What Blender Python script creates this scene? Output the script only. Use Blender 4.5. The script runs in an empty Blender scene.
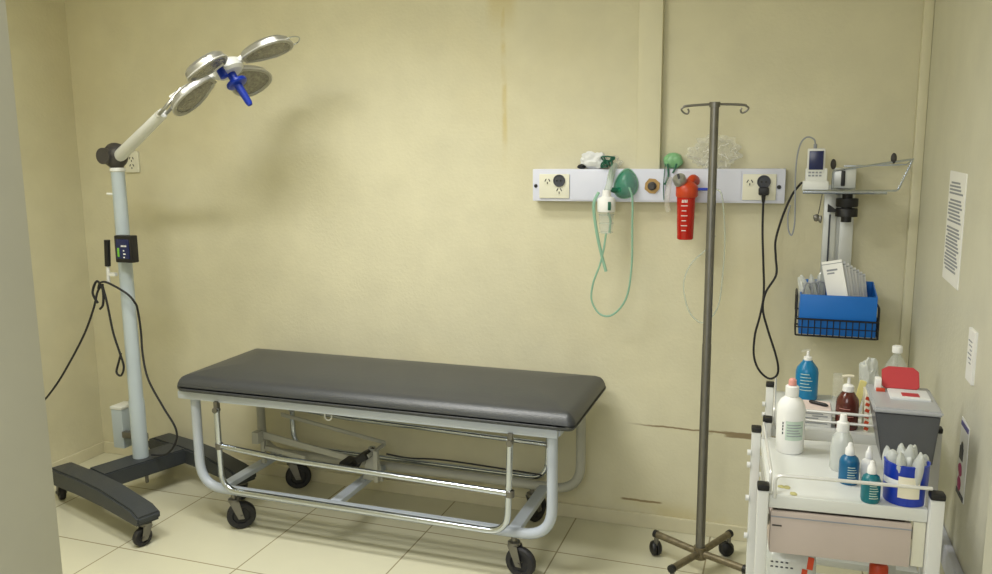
import bpy, bmesh, math, random
from mathutils import Vector, Matrix, noise
random.seed(7)
C = bpy.context.scene.collection
PI = math.pi

# ------------------------------------------------------------------ materials
def s2l(c):
    return tuple(((v/255)/12.92 if v/255 <= .04045 else ((v/255+.055)/1.055)**2.4) for v in c)

def mat(name, rgb, rough=.5, metal=0., var=.06, scale=12., bump=0., bscale=60., alpha=1., trans=0., spec=.5, coat=0., emit=0.):
    m = bpy.data.materials.new(name); m.use_nodes = True
    nt = m.node_tree; b = nt.nodes['Principled BSDF']
    col = s2l(rgb)
    tc = nt.nodes.new('ShaderNodeTexCoord')
    n = nt.nodes.new('ShaderNodeTexNoise'); n.inputs['Scale'].default_value = scale; n.inputs['Detail'].default_value = 5
    nt.links.new(tc.outputs['Object'], n.inputs['Vector'])
    r = nt.nodes.new('ShaderNodeMix'); r.data_type = 'RGBA'
    r.inputs[6].default_value = tuple(max(0, v*(1-var*1.6)) for v in col)+(1,)
    r.inputs[7].default_value = tuple(min(1, v*(1+var)) for v in col)+(1,)
    nt.links.new(n.outputs['Fac'], r.inputs[0]); nt.links.new(r.outputs[2], b.inputs['Base Color'])
    b.inputs['Roughness'].default_value = rough; b.inputs['Metallic'].default_value = metal
    b.inputs['Alpha'].default_value = alpha
    b.inputs['Transmission Weight'].default_value = trans
    b.inputs['Specular IOR Level'].default_value = spec
    b.inputs['Coat Weight'].default_value = coat
    if bump:
        n2 = nt.nodes.new('ShaderNodeTexNoise'); n2.inputs['Scale'].default_value = bscale; n2.inputs['Detail'].default_value = 4
        bp = nt.nodes.new('ShaderNodeBump'); bp.inputs['Strength'].default_value = bump; bp.inputs['Distance'].default_value = .01
        nt.links.new(tc.outputs['Object'], n2.inputs['Vector']); nt.links.new(n2.outputs['Fac'], bp.inputs['Height'])
        nt.links.new(bp.outputs['Normal'], b.inputs['Normal'])
    return m

class NG:
    """tiny node-graph helper for wall / floor masks"""
    def __init__(s, m): s.nt = m.node_tree
    def math(s, op, a, b=None, c=None):
        n = s.nt.nodes.new('ShaderNodeMath'); n.operation = op
        for i, v in enumerate((a, b, c)):
            if v is None: continue
            if isinstance(v, (int, float)): n.inputs[i].default_value = v
            else: s.nt.links.new(v, n.inputs[i])
        return n.outputs[0]
    def ramp(s, v, a, b):           # smooth 0..1 between a and b
        n = s.nt.nodes.new('ShaderNodeMapRange'); n.interpolation_type = 'SMOOTHSTEP'
        s.nt.links.new(v, n.inputs[0]); n.inputs[1].default_value = a; n.inputs[2].default_value = b
        return n.outputs[0]
    def band(s, v, c, w, soft):
        d = s.math('ABSOLUTE', s.math('SUBTRACT', v, c))
        n = s.ramp(d, w, w+soft)
        return s.math('SUBTRACT', 1.0, n)
    def mix(s, f, a, b):
        n = s.nt.nodes.new('ShaderNodeMix'); n.data_type = 'RGBA'
        s.nt.links.new(f, n.inputs[0])
        for i, v in ((6, a), (7, b)):
            if isinstance(v, tuple): n.inputs[i].default_value = v+(1,)
            else: s.nt.links.new(v, n.inputs[i])
        return n.outputs[2]
    def noise(s, vec, scale, detail=4):
        n = s.nt.nodes.new('ShaderNodeTexNoise'); n.inputs['Scale'].default_value = scale; n.inputs['Detail'].default_value = detail
        s.nt.links.new(vec, n.inputs['Vector']); return n.outputs['Fac']

WALL = (215, 210, 182)
def wall_mat(name, rgb, marks=False):
    m = mat(name, rgb, .5, var=.07, scale=7.0, bump=.14, bscale=70, spec=.3)
    g = NG(m); nt = m.node_tree; b = nt.nodes['Principled BSDF']
    src = b.inputs['Base Color'].links[0].from_socket
    tc = [n for n in nt.nodes if n.type == 'TEX_COORD'][0]
    sx = nt.nodes.new('ShaderNodeSeparateXYZ'); nt.links.new(tc.outputs['Object'], sx.inputs[0])
    X, Y, Z = sx.outputs
    blot = g.ramp(g.noise(tc.outputs['Object'], 1.1, 6), .5, .78)
    col = g.mix(g.math('MULTIPLY', blot, .28), src, s2l((204, 190, 142)))
    if marks:
        n1 = g.noise(tc.outputs['Object'], 9, 6)
        # yellow run of damp down the wall
        xx = g.math('ADD', X, g.math('MULTIPLY', g.math('SUBTRACT', g.noise(tc.outputs['Object'], 2.5, 3), .5), .035))
        st = g.math('MULTIPLY', g.band(xx, -1.135, .003, .014), g.ramp(Z, 1.5, 1.75))
        st = g.math('MULTIPLY', st, g.ramp(n1, .3, .6))
        top = g.math('MULTIPLY', g.band(xx, -1.14, .03, .05), g.ramp(Z, 2.06, 2.25))
        st = g.math('MAXIMUM', st, g.math('MULTIPLY', top, .8))
        col = g.mix(g.math('MULTIPLY', st, .6), col, s2l((200, 182, 116)))
        # horizontal crack with chipped paint, wider toward the corner
        zz = g.math('ADD', Z, g.math('MULTIPLY', g.math('SUBTRACT', g.noise(tc.outputs['Object'], 14, 5), .5), .014))
        thin = g.math('MULTIPLY', g.band(zz, .456, .002, .003), g.ramp(X, -.62, -.45))
        fat = g.math('MULTIPLY', g.band(zz, .452, .009, .004), g.ramp(X, -.32, -.14))
        fat = g.math('MULTIPLY', fat, g.ramp(n1, .36, .46))
        cr = g.math('MAXIMUM', thin, fat)
        sc = g.math('MULTIPLY', g.band(zz, .118, .003, .003), g.band(X, -.525, .075, .02))
        cr = g.math('MAXIMUM', cr, sc)
        col = g.mix(g.math('MULTIPLY', cr, .8), col, s2l((120, 96, 58)))
        # grime line above the skirting
        gr = g.math('MULTIPLY', g.band(Z, .07, .012, .07), g.ramp(g.noise(tc.outputs['Object'], 4, 5), .45, .7))
        col = g.mix(g.math('MULTIPLY', gr, .35), col, s2l((190, 170, 96)))
    nt.links.new(col, b.inputs['Base Color'])
    return m

def floor_mat():
    m = mat('floor_tile', (208, 205, 180), .22, var=.03, scale=5, spec=.5)
    g = NG(m); nt = m.node_tree; b = nt.nodes['Principled BSDF']
    src = b.inputs['Base Color'].links[0].from_socket
    tc = [n for n in nt.nodes if n.type == 'TEX_COORD'][0]
    sx = nt.nodes.new('ShaderNodeSeparateXYZ'); nt.links.new(tc.outputs['Object'], sx.inputs[0])
    X, Y, Z = sx.outputs
    def seam(v, off, per):
        f = g.math('FRACT', g.math('DIVIDE', g.math('SUBTRACT', v, off), per))
        d = g.math('MULTIPLY', g.math('MINIMUM', f, g.math('SUBTRACT', 1.0, f)), per)
        return g.math('SUBTRACT', 1.0, g.ramp(d, .0016, .0042))
    s = g.math('MAXIMUM', seam(X, -2.54, .577), seam(Y, 3.03, .527))
    dirt = g.ramp(g.noise(tc.outputs['Object'], 2.2, 6), .52, .8)
    col = g.mix(g.math('MULTIPLY', dirt, .3), src, s2l((206, 194, 150)))
    col = g.mix(g.math('MULTIPLY', s, .75), col, s2l((120, 104, 70)))
    nt.links.new(col, b.inputs['Base Color'])
    return m

M = {}
M['wall'] = wall_mat('cream_wall_paint', WALL)
M['wallb'] = wall_mat('cream_wall_paint_marked', WALL, True)
M['wallr'] = wall_mat('pale_wall_paint', (214, 212, 194))
M['floor'] = floor_mat()
M['skirt'] = mat('skirting_tile', (212, 206, 178), .3, var=.05)
M['ceil'] = mat('ceiling_white', (232, 228, 210), .8)
M['jamb'] = mat('jamb_grey_paint', (188, 186, 168), .6, var=.03)
M['trimw'] = mat('cream_trim', (216, 211, 182), .45, var=.03)
M['white'] = mat('white_enamel', (220, 221, 218), .35, var=.02)
M['panelw'] = mat('panel_white', (218, 221, 238), .4, var=.02)
M['plate'] = mat('socket_plate', (228, 226, 208), .4, var=.02)
M['black'] = mat('black_plastic', (22, 22, 24), .45, var=.2)
M['rubber'] = mat('black_rubber', (34, 34, 38), .6, var=.2, bump=.1)
M['basegrey'] = mat('charcoal_coat', (56, 60, 64), .5, var=.1, scale=20, bump=.1, bscale=200)
M['joint'] = mat('joint_grey', (66, 63, 62), .5, var=.12)
M['lampgrey'] = mat('lamp_blue_grey', (184, 196, 204), .35, var=.03)
M['lampwhite'] = mat('lamp_white', (226, 228, 226), .35, var=.03)
M['silver'] = mat('silver_shell', (172, 172, 168), .3, metal=.7, var=.1)
M['rimgrey'] = mat('lobe_rim', (198, 198, 194), .3, metal=.3)
M['lens'] = mat('facet_lens', (152, 150, 138), .18, metal=.35, var=.5, scale=70, bump=.9, bscale=60)
M['chrome'] = mat('chrome', (206, 214, 228), .16, metal=1., var=.05)
M['steel'] = mat('brushed_steel', (128, 126, 120), .38, metal=.8, var=.12, scale=25)
M['rusty'] = mat('worn_steel', (132, 122, 98), .45, metal=.6, var=.4, scale=40)
M['bedframe'] = mat('bed_frame_paint', (184, 192, 204), .35, var=.05)
M['bedgrey'] = mat('worn_frame_paint', (176, 176, 166), .45, var=.1)
M['vinyl'] = mat('grey_vinyl', (53, 56, 60), .42, var=.12, scale=6, bump=.12, bscale=120, spec=.8)
M['blue'] = mat('blue_plastic', (14, 54, 176), .35, var=.06)
M['bluebox'] = mat('blue_tray', (6, 106, 196), .4, var=.05)
M['navy'] = mat('dark_blue_screen', (24, 34, 84), .25, var=.2)
M['green'] = mat('screen_green', (120, 190, 60), .3)
M['red'] = mat('red_lid', (188, 64, 70), .4, var=.04)
M['redclear'] = mat('red_canister', (196, 28, 14), .22, var=.08, alpha=.95)
M['orange'] = mat('orange_plastic', (200, 68, 32), .35, var=.05)
M['brown'] = mat('brown_glass', (92, 44, 36), .15, var=.1)
M['teal'] = mat('teal_liquid', (0, 118, 168), .3, var=.06)
M['tealg'] = mat('teal_label', (10, 110, 122), .35, var=.08)
M['tealb'] = mat('blue_label', (14, 96, 140), .35, var=.08)
M['clear'] = mat('clear_plastic', (222, 230, 230), .1, alpha=.24, var=.02)
M['clearg'] = mat('greenish_tube', (206, 218, 204), .2, alpha=.4, var=.05)
M['tubegreen'] = mat('green_tube', (150, 196, 172), .3, alpha=.75)
M['maskgreen'] = mat('green_mask', (20, 140, 104), .22, alpha=.66, var=.15, scale=30)
M['lightgreen'] = mat('light_green_mask', (138, 196, 144), .3, alpha=.9, var=.12, scale=30)
M['darkgreen'] = mat('dark_green_strap', (22, 92, 70), .5)
M['film'] = mat('clear_film', (238, 238, 228), .12, alpha=.2, var=.05, spec=1., bump=.6, bscale=40)
M['filmw'] = mat('milky_film', (222, 226, 222), .2, alpha=.7, var=.1, spec=.7, bump=.4, bscale=40)
M['paper'] = mat('white_paper', (240, 240, 238), .7, var=.02)
M['paperg'] = mat('packet_paper', (226, 228, 230), .5, var=.06)
M['ink'] = mat('grey_print', (150, 154, 162), .7)
M['inkd'] = mat('dark_print', (70, 72, 80), .7)
M['cream'] = mat('cream_label', (234, 228, 206), .6)
M['palegreen'] = mat('pale_green_label', (196, 214, 200), .6)
M['brass'] = mat('brass_plaque', (176, 142, 86), .4, metal=.3, var=.2)
M['sharps'] = mat('grey_box', (92, 94, 98), .35, var=.1, scale=15)
M['sharpstop'] = mat('grey_box_lid', (176, 178, 182), .35, var=.04)
M['mauve'] = mat('bin_front', (196, 182, 174), .45, var=.05)
M['cartw'] = mat('cart_white', (222, 224, 220), .35, var=.03)
M['pink'] = mat('pink_pump', (228, 160, 150), .4)
M['pinkpaper'] = mat('pale_pink_card', (232, 214, 208), .6)
M['stain'] = mat('tape_residue', (196, 190, 132), .7)
M['magenta'] = mat('magenta_print', (172, 38, 110), .6)
M['purple'] = mat('purple_print', (92, 88, 150), .6)
M['yellow'] = mat('pale_yellow_card', (232, 222, 150), .6)
M['railw'] = mat('plated_rail', (226, 226, 222), .25, metal=.25, var=.03)
M['alu'] = mat('aluminium_track', (208, 210, 206), .35, metal=.35, var=.05)

# ------------------------------------------------------------------ mesh builder
OFF = {}
class MB:
    def __init__(s): s.bm = bmesh.new()
    def box(s, lo, hi, bevel=0, rot=None, piv=None, seg=2):
        lo = Vector(lo); hi = Vector(hi); c = (lo+hi)/2; d = hi-lo
        t = bmesh.new(); bmesh.ops.create_cube(t, size=1)
        for v in t.verts: v.co = Vector((v.co.x*d.x, v.co.y*d.y, v.co.z*d.z))
        if bevel: bmesh.ops.bevel(t, geom=t.edges[:], offset=bevel, segments=seg, affect='EDGES', profile=.6)
        mt = Matrix.Translation(c)
        if rot is not None:
            p = Vector(piv) if piv is not None else c
            mt = Matrix.Translation(p) @ rot.to_4x4() @ Matrix.Translation(c-p)
        bmesh.ops.transform(t, matrix=mt, verts=t.verts); s.add(t); return s
    def add(s, t):
        me = bpy.data.meshes.new('tmp'); t.to_mesh(me); t.free(); s.bm.from_mesh(me); bpy.data.meshes.remove(me)
    def cyl(s, a, b, r0, r1=None, n=20, bevel=0):
        return s.rings([(Vector(a), r0), (Vector(b), r0 if r1 is None else r1)], n, True)
    def rings(s, pr, n=16, caps=True, flat=None, up=None):
        """sweep circles along points with radii, parallel transported"""
        pts = [Vector(p) for p, _ in pr]; rad = [r for _, r in pr]
        N = len(pts); tg = []
        for i in range(N):
            a = pts[max(0, i-1)]; b = pts[min(N-1, i+1)]
            t = (b-a); tg.append(t.normalized() if t.length > 1e-9 else (tg[-1] if tg else Vector((0, 0, 1))))
        u = Vector(up) if up is not None else (Vector((0, 0, 1)) if abs(tg[0].z) < .9 else Vector((1, 0, 0)))
        u = (u-tg[0]*u.dot(tg[0])).normalized()
        prev = None
        for i in range(N):
            u = (u-tg[i]*u.dot(tg[i])).normalized(); w = tg[i].cross(u)
            ring = []
            for k in range(n):
                a = 2*PI*k/n
                fx = flat if flat else 1
                ring.append(s.bm.verts.new(pts[i]+(u*math.cos(a)*fx+w*math.sin(a))*rad[i]))
            if prev:
                for k in range(n): s.bm.faces.new((prev[k], prev[(k+1) % n], ring[(k+1) % n], ring[k]))
            elif caps: s.bm.faces.new(ring[::-1])
            prev = ring
        if caps: s.bm.faces.new(prev)
        return s
    def tube(s, pts, r, n=10, smooth=0, closed=False, flat=None, up=None):
        pts = [Vector(p) for p in pts]
        if smooth: pts = spline(pts, smooth, closed)
        return s.rings([(p, r) for p in pts], n, True, flat, up)
    def lathe(s, prof, c=(0, 0, 0), n=28, axis=None):
        """prof: list of (r, h); revolved about axis through c"""
        c = Vector(c); ax = Vector(axis).normalized() if axis else Vector((0, 0, 1))
        u = Vector((1, 0, 0)) if abs(ax.x) < .9 else Vector((0, 1, 0))
        u = (u-ax*u.dot(ax)).normalized(); w = ax.cross(u)
        prev = None
        for r, h in prof:
            if r < 1e-6:
                ring = [s.bm.verts.new(c+ax*h)]
            else:
                ring = [s.bm.verts.new(c+ax*h+(u*math.cos(2*PI*k/n)+w*math.sin(2*PI*k/n))*r) for k in range(n)]
            if prev:
                for k in range(n):
                    k2 = (k+1) % n
                    if len(prev) == 1 and len(ring) > 1: s.bm.faces.new((prev[0], ring[k2], ring[k]))
                    elif len(ring) == 1 and len(prev) > 1: s.bm.faces.new((prev[k], prev[k2], ring[0]))
                    elif len(ring) > 1: s.bm.faces.new((prev[k], prev[k2], ring[k2], ring[k]))
            prev = ring
        return s
    def prism(s, poly, ex, bevel=0):
        """poly: 3d points of a planar outline, ex: extrusion vector"""
        t = bmesh.new(); ex = Vector(ex)
        a = [t.verts.new(Vector(p)) for p in poly]; b = [t.verts.new(Vector(p)+ex) for p in poly]
        t.faces.new(a[::-1]); t.faces.new(b); n = len(a)
        for k in range(n): t.faces.new((a[k], a[(k+1) % n], b[(k+1) % n], b[k]))
        bmesh.ops.recalc_face_normals(t, faces=t.faces)
        if bevel: bmesh.ops.bevel(t, geom=t.edges[:], offset=bevel, segments=2, affect='EDGES')
        s.add(t); return s
    def blob(s, c, rad, amp=.25, fr=2., sub=3, seed=0, rot=None):
        t = bmesh.new(); bmesh.ops.create_icosphere(t, subdivisions=sub, radius=1)
        for v in t.verts:
            d = v.co.normalized()
            k = 1+amp*(noise.noise(d*fr+Vector((seed*3.1, seed*1.7, 0)))+.5*noise.noise(d*fr*2.3+Vector((0, seed*2.3, 5))))
            q = Vector((d.x*rad[0]*k, d.y*rad[1]*k, d.z*rad[2]*k))
            if rot is not None: q = rot @ q
            v.co = q+Vector(c)
        s.add(t); return s
    def build(s, name, m, parent=None, smooth=True, loc=None, kind=None, label=None):
        if parent is not None: off = OFF[parent.name]
        else: off = Vector(loc) if loc is not None else Vector((0, 0, 0))
        bmesh.ops.recalc_face_normals(s.bm, faces=s.bm.faces)
        for v in s.bm.verts: v.co -= off
        me = bpy.data.meshes.new(name); s.bm.to_mesh(me); s.bm.free()
        me.materials.append(M[m] if isinstance(m, str) else m)
        if smooth:
            me.polygons.foreach_set('use_smooth', [True]*len(me.polygons))
            try: me.set_sharp_from_angle(angle=math.radians(38))
            except Exception: pass
        o = bpy.data.objects.new(name, me); C.objects.link(o)
        if parent is not None: o.parent = parent
        else: o.location = off
        OFF[o.name] = off.copy()
        if kind: o['kind'] = kind
        if label: o['label'] = label
        return o

def spline(P, k=6, closed=False):
    out = []; n = len(P)
    for i in range(n if closed else n-1):
        p0 = P[i-1] if (i > 0 or closed) else P[0]; p1 = P[i]; p2 = P[(i+1) % n]; p3 = P[(i+2) % n] if (i+2 < n or closed) else P[n-1]
        for j in range(k):
            t = j/k
            out.append(.5*((2*p1)+(p2-p0)*t+(2*p0-5*p1+4*p2-p3)*t*t+(3*p1-p0-3*p2+p3)*t**3))
    out.append(P[0] if closed else P[-1]); return out

def fillet(P, r, k=6):
    P = [Vector(p) for p in P]; out = [P[0]]
    for i in range(1, len(P)-1):
        a = (P[i-1]-P[i]); b = (P[i+1]-P[i]); d = min(r, a.length*.49, b.length*.49)
        p = P[i]+a.normalized()*d; q = P[i]+b.normalized()*d
        for j in range(k+1):
            t = j/k; out.append(p*(1-t)**2+P[i]*2*t*(1-t)+q*t*t)
    out.append(P[-1]); return out

def thing(name, label, cat, loc, group=None, rotz=0, local=False):
    o = bpy.data.objects.new(name, None); C.objects.link(o); o.location = loc; o.rotation_euler = (0, 0, rotz)
    o.empty_display_size = .05
    o['label'] = label; o['category'] = cat
    if group: o['group'] = group
    OFF[o.name] = Vector((0, 0, 0)) if local else Vector(loc)
    return o
def tag(o, label, cat, group=None):
    o['label'] = label; o['category'] = cat
    if group: o['group'] = group
    return o

def kids(o): return [c for c in bpy.data.objects if c.parent is o]
def copy_tree(o, parent=None):
    c = o.copy(); C.objects.link(c)
    if parent is not None: c.parent = parent
    for ch in kids(o): copy_tree(ch, c)
    OFF[c.name] = OFF[o.name].copy()
    return c

# ------------------------------------------------------------------ setting
XL, XR, YB, YF, ZC = -3.46, .465, 3.37, 1.05, 2.95
S = 'structure'
MB().box((-4.6, -2.2, -.1), (1.6, YB+.2, 0)).build('floor', 'floor', smooth=False, kind=S)
MB().box((XL-.15, YB, 0), (XR+.15, YB+.15, ZC)).build('wall_back', 'wallb', smooth=False, kind=S)
MB().box((XL-.15, YF, 0), (XL, YB, ZC)).build('wall_left', 'wall', smooth=False, kind=S)
MB().box((XR, YF, 0), (XR+.15, YB, ZC)).build('wall_right', 'wallr', smooth=False, kind=S)
MB().box((XL-.15, YF-.2, ZC), (XR+.15, YB+.15, ZC+.12)).build('ceiling', 'ceil', smooth=False, kind=S)
# wall with the doorway the picture is taken through
w = MB(); w.box((XL-.15, YF-.18, 0), (-1.26, YF, ZC)); w.box((.30, YF-.18, 0), (XR+.15, YF, ZC)); w.box((-1.26, YF-.18, 2.3), (.30, YF, ZC))
w.build('wall_front', 'wall', smooth=False, kind=S)
d = MB()
d.box((-1.28, YF-.2, 0), (-1.212, YF+.012, 2.3), .004); d.box((.243, YF-.2, 0), (.32, YF+.012, 2.3), .004); d.box((-1.28, YF-.2, 2.25), (.32, YF+.012, 2.32), .004)
d.build('trim_1', 'jamb', kind=S)
MB().box((XL, YB-.012, 0), (XR, YB, .062), .003).build('baseboard_back', 'skirt', smooth=False, kind=S)
MB().box((XL, YF, 0), (XL+.012, YB, .062), .003).build('baseboard_left', 'skirt', smooth=False, kind=S)
MB().box((XR-.012, YF, 0), (XR, YB, .062), .003).build('baseboard_right', 'skirt', smooth=False, kind=S)
# vertical conduit box above the bed-head unit, corner strip, bumper rail
MB().box((-.567, YB-.035, 1.53), (-.474, YB, ZC), .004).build('trim_2', 'trimw', kind=S)
MB().box((XR-.034, YB-.034, .062), (XR, YB, ZC), .006).build('trim_3', 'trimw', kind=S)
MB().box((XR-.022, YF, .49), (XR, 2.50, .555), .006).build('trim_4', 'panelw', kind=S)

# ------------------------------------------------------------------ sockets
def socket_outlet(mb_plate, c, kind):
    pass

def wall_socket(parent_name, label, x0, x1, z0, z1, y):
    t = thing('wall_socket', label, 'socket', ((x0+x1)/2, y, (z0+z1)/2))
    MB().box((x0, y-.012, z0), (x1, y, z1), .004).build('cover_plate', 'plate', t)
    for zz in (z0+(z1-z0)*.68, z0+(z1-z0)*.34):
        xx = (x0+x1)/2
        b = MB()
        for dx, r in ((-.010, .5), (.010, -.5)):
            b.box((xx+dx-.002, y-.0135, zz-.006), (xx+dx+.002, y-.011, zz+.006), rot=Matrix.Rotation(r, 3, 'Y'))
        b.box((xx-.002, y-.0135, zz-.018), (xx+.002, y-.011, zz-.009))
        b.build('socket_slots', 'black', t, smooth=False)
    return t
wall_socket('', 'cream double wall socket on the back wall beside the lamp joint', -3.150, -3.066, 1.517, 1.622, YB)

# ------------------------------------------------------------------ surgical lamp
LX, LY = -2.84, 2.98
lamp = thing('examination_lamp', 'grey mobile surgical lamp with four-lobed head on a charcoal H-shaped wheeled base', 'lamp', (LX, LY, 0))
U = Vector((.950, -.312, 0)); V = Vector((.312, .950, 0))
def L(u, v, z): return Vector((LX, LY, 0))+U*u+V*v+Vector((0, 0, z))
def beam(v, u0, u1, sgn):
    # arched bar with sloping ends, chamfered
    prof = [(u0, .120), (u0, .160), (u0+.05, .180), (u0+.30, .188), (u1-.30, .186), (u1-.06, .160), (u1, .135), (u1, .105), (u1-.02, .092), (u1-.30, .105), (u0+.30, .105), (u0+.04, .095)]
    poly = [L(u, v-.052, z) for u, z in prof]
    return MB().prism(poly, V*.104, .008)
leg1 = beam(-.27, -.27, .53, -1).build('base_leg', 'basegrey', lamp)
leg2 = beam(.235, -.27, .50, 1).build('base_leg', 'basegrey', lamp)
MB().prism([L(-.065, -.22, .186), L(.075, -.22, .186), L(.075, .19, .186), L(-.065, .19, .186)], (0, 0, -.075), .006).build('crossbar', 'basegrey', lamp)
def caster(name, parent, pos, top, r, wdt, ang, wheelmat='rubber', forkmat='steel', trail=.02):
    """swivel caster: fork part with wheel and axle sub-parts. pos = floor contact of the swivel axis"""
    x, y = pos; d = Vector((math.cos(ang), math.sin(ang), 0)); a = Vector((-d.y, d.x, 0))
    c = Vector((x, y, r))+d*trail
    f = MB()
    f.cyl(Vector((x, y, 2*r+.012)), Vector((x, y, top)), .011, n=12)
    f.lathe([(0, 0), (.024, 0), (.024, .012), (0, .012)], (x, y, 2*r+.004), 16)
    for s in (-1, 1):
        o_ = a*s*(wdt/2+.004)
        p = [Vector((x, y, 2*r+.006))+o_-d*.018, Vector((x, y, 2*r+.006))+o_+d*.022, c+o_+d*.012-Vector((0, 0, .012)), c+o_-d*.012-Vector((0, 0, .012))]
        f.prism(p, a*s*.004)
    fork = f.build('caster', forkmat, parent)
    w_ = MB(); h = wdt/2
    w_.lathe([(0, -h*.5), (r*.55, -h*.5), (r*.62, -h), (r*.9, -h), (r, -h*.55), (r, h*.55), (r*.9, h), (r*.62, h), (r*.55, h*.5), (0, h*.5)], c, 28, a)
    w_.build('wheel', wheelmat, fork)
    MB().cyl(c-a*(h+.012), c+a*(h+.012), .007, n=10).build('axle', 'steel', fork)
    return fork
for u, v, an in ((-.235, -.27, 2.6), (.50, -.27, -1.9), (-.235, .235, .6), (.455, .235, 2.6)):
    p = L(u, v, 0); caster('caster', lamp, (p.x, p.y), .12, .04, .026, an)
MB().cyl(L(0, .02, .112), L(0, .02, .05), .008, n=10).build('earth_stud', 'steel', lamp)
MB().rings([((LX, LY, .186), .036), ((LX, LY, .46), .0355), ((LX, LY, .475), .032), ((LX, LY, 1.545), .0295)], 28).build('pole', 'lampgrey', lamp)
MB().lathe([(.031, 0), (.034, .003), (.034, .014), (.031, .018)], (LX, LY, 1.53), 28).build('pole_collar', 'lampwhite', lamp)
MB().tube([(LX-.022, LY-.018, 1.43), (LX-.044, LY-.030, 1.432)], .0055).build('set_screw', 'white', lamp)
# battery box behind the column
bb = MB().box((-3.050, 3.03, .19), (-2.985, 3.12, .385), .005).build('battery_box', 'lampgrey', lamp)
MB().box((-3.053, 3.027, .385), (-2.982, 3.123, .400), .004).build('box_lid', 'lampwhite', bb)
MB().box((-2.985, 3.02, .25), (-2.85, 3.05, .28), .003).build('box_bracket', 'steel', lamp)
# joint + arm
HUB = Vector((-2.140, 2.88, 1.938))
from_j = Vector((LX+.012, LY-.005, 1.592))
j = MB(); j.blob((LX-.005, LY, 1.60), (.058, .050, .058), .06, 1.5, 3, 2)
j.cyl((LX, LY, 1.535), (LX, LY, 1.57), .024, .032); j.cyl((LX-.02, LY-.062, 1.60), (LX-.02, LY-.03, 1.60), .036)
j.build('swivel_joint', 'joint', lamp)
n = Vector((.0, .0, 0))
# head frame: camera-like tilt given as a world normal (points at the patient)
NRM = Vector((0.535, 0.04, -0.844)).normalized()
MAJ = Vector((0.78, 0.361, 0.511)); MAJ = (MAJ-NRM*MAJ.dot(NRM)).normalized()
MIN = NRM.cross(MAJ)
ARM_END = HUB+NRM*.006-MAJ*.305
a_ = MB(); dirv = (ARM_END-from_j).normalized()
a_.rings([(from_j+dirv*.02, .026), (from_j+dirv*.05, .0275), (ARM_END-dirv*.05, .022), (ARM_END-dirv*.02, .019)], 20)
arm = a_.build('arm', 'lampwhite', lamp)
f_ = MB()
for s in (-1, 1):
    f_.tube([ARM_END-dirv*.06+MIN*.016*s, ARM_END+MIN*.024*s+dirv*.03, HUB-NRM*.03-MAJ*.20+MIN*.02*s], .007, 8, 4)
f_.cyl(ARM_END-dirv*.045-MIN*.028, ARM_END-dirv*.045+MIN*.028, .012)
f_.build('arm_fork', 'silver', lamp)
HS = .86
def H(r, ang, off, n_):
    r *= HS; off *= HS; n_ *= HS
    return HUB+(MAJ*math.cos(ang)-MIN*math.sin(ang))*r+(MAJ*math.sin(ang)+MIN*math.cos(ang))*off+NRM*n_
hub = MB().lathe([(0, -.03), (.05, -.03), (.062, -.02), (.062, .008), (.05, .018), (0, .018)], HUB, 28, NRM)
for k in range(4):
    a0 = (0, 1.42, PI, 4.5)[k]
    hub.prism([H(.04, a0, -.026, -.022), H(.15, a0, -.016, -.022), H(.15, a0, .016, -.022), H(.04, a0, .026, -.022)], NRM*.018, .003)
hub.tube([H(.0, 0, 0, -.024), H(.22, PI, 0, -.034), H(.30, PI, 0, -.03)], .012, 10)
hub.build('head_hub', 'lampwhite', lamp)
def petal(ang, tilt):
    ro, ri = .325, .085
    # shield-shaped outline in (r, off)
    out = []
    half = [(ri, .035), (ri+.03, .058), (ri+.085, .086), (ri+.135, .098), (ri+.18, .092), (ri+.215, .072), (ro-.006, .040), (ro, .0)]
    out = half+[(r, -o) for r, o in half[-2::-1]]
    ct, st = math.cos(tilt), math.sin(tilt); rc = .12
    def P(r, o, h):           # tilt petal so that its far edge dips to the patient side
        dr = r-rc; return H(rc+dr*ct-h*st, ang, o, dr*st+h*ct)
    s_ = MB()
    t = bmesh.new(); N = len(out); rows = []
    for sc, h in ((.80, -.032), (.97, -.018), (1.0, .000), (1.0, .012), (.90, .013), (.86, .006)):
        rm = (ri+ro)/2
        rows.append([t.verts.new(P(rm+(r-rm)*sc, o*sc, h)) for r, o in out])
    t.faces.new(rows[0])
    for a, b in zip(rows, rows[1:]):
        for k in range(N): t.faces.new((a[k], a[(k+1) % N], b[(k+1) % N], b[k]))
    s_.add(t)
    sh = s_.build('lamp_lobe', 'silver', lamp)
    t = bmesh.new(); rm = (ri+ro)/2; rows = []
    for sc, h in ((.88, .006), (.62, .011), (.3, .013)):
        rows.append([t.verts.new(P(rm+(r-rm)*sc, o*sc, h)) for r, o in out])
    for a, b in zip(rows, rows[1:]):
        for k in range(N): t.faces.new((a[k], a[(k+1) % N], b[(k+1) % N], b[k]))
    t.faces.new(rows[-1])
    l_ = MB(); l_.add(t); l_.build('lens', 'lens', sh)
    e_ = MB(); e_.tube([P(rm+(r-rm)*1.0, o*1.0, .006) for r, o in out], .0042, 6, 3)
    e_.build('rim', 'rimgrey', sh)
    return P
for ang, ti in ((0, .2), (1.42, .22), (PI, .2), (4.5, .22)):
    Pf = petal(ang, ti)
    if ang == 0:
        MB().tube([Pf(.30, .05, 0), Pf(.345, .045, -.002), Pf(.365, 0, -.004), Pf(.345, -.045, -.002), Pf(.30, -.05, 0)], .0028, 6, 6).build('grip_loop', 'chrome', lamp)
hd = MB().lathe([(.0, .018), (.018, .018), (.018, .052), (.042, .055), (.044, .064), (.040, .070), (.018, .073), (.0160, .085), (.0135, .155), (.010, .166), (0, .170)], HUB, 24, NRM)
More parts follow.
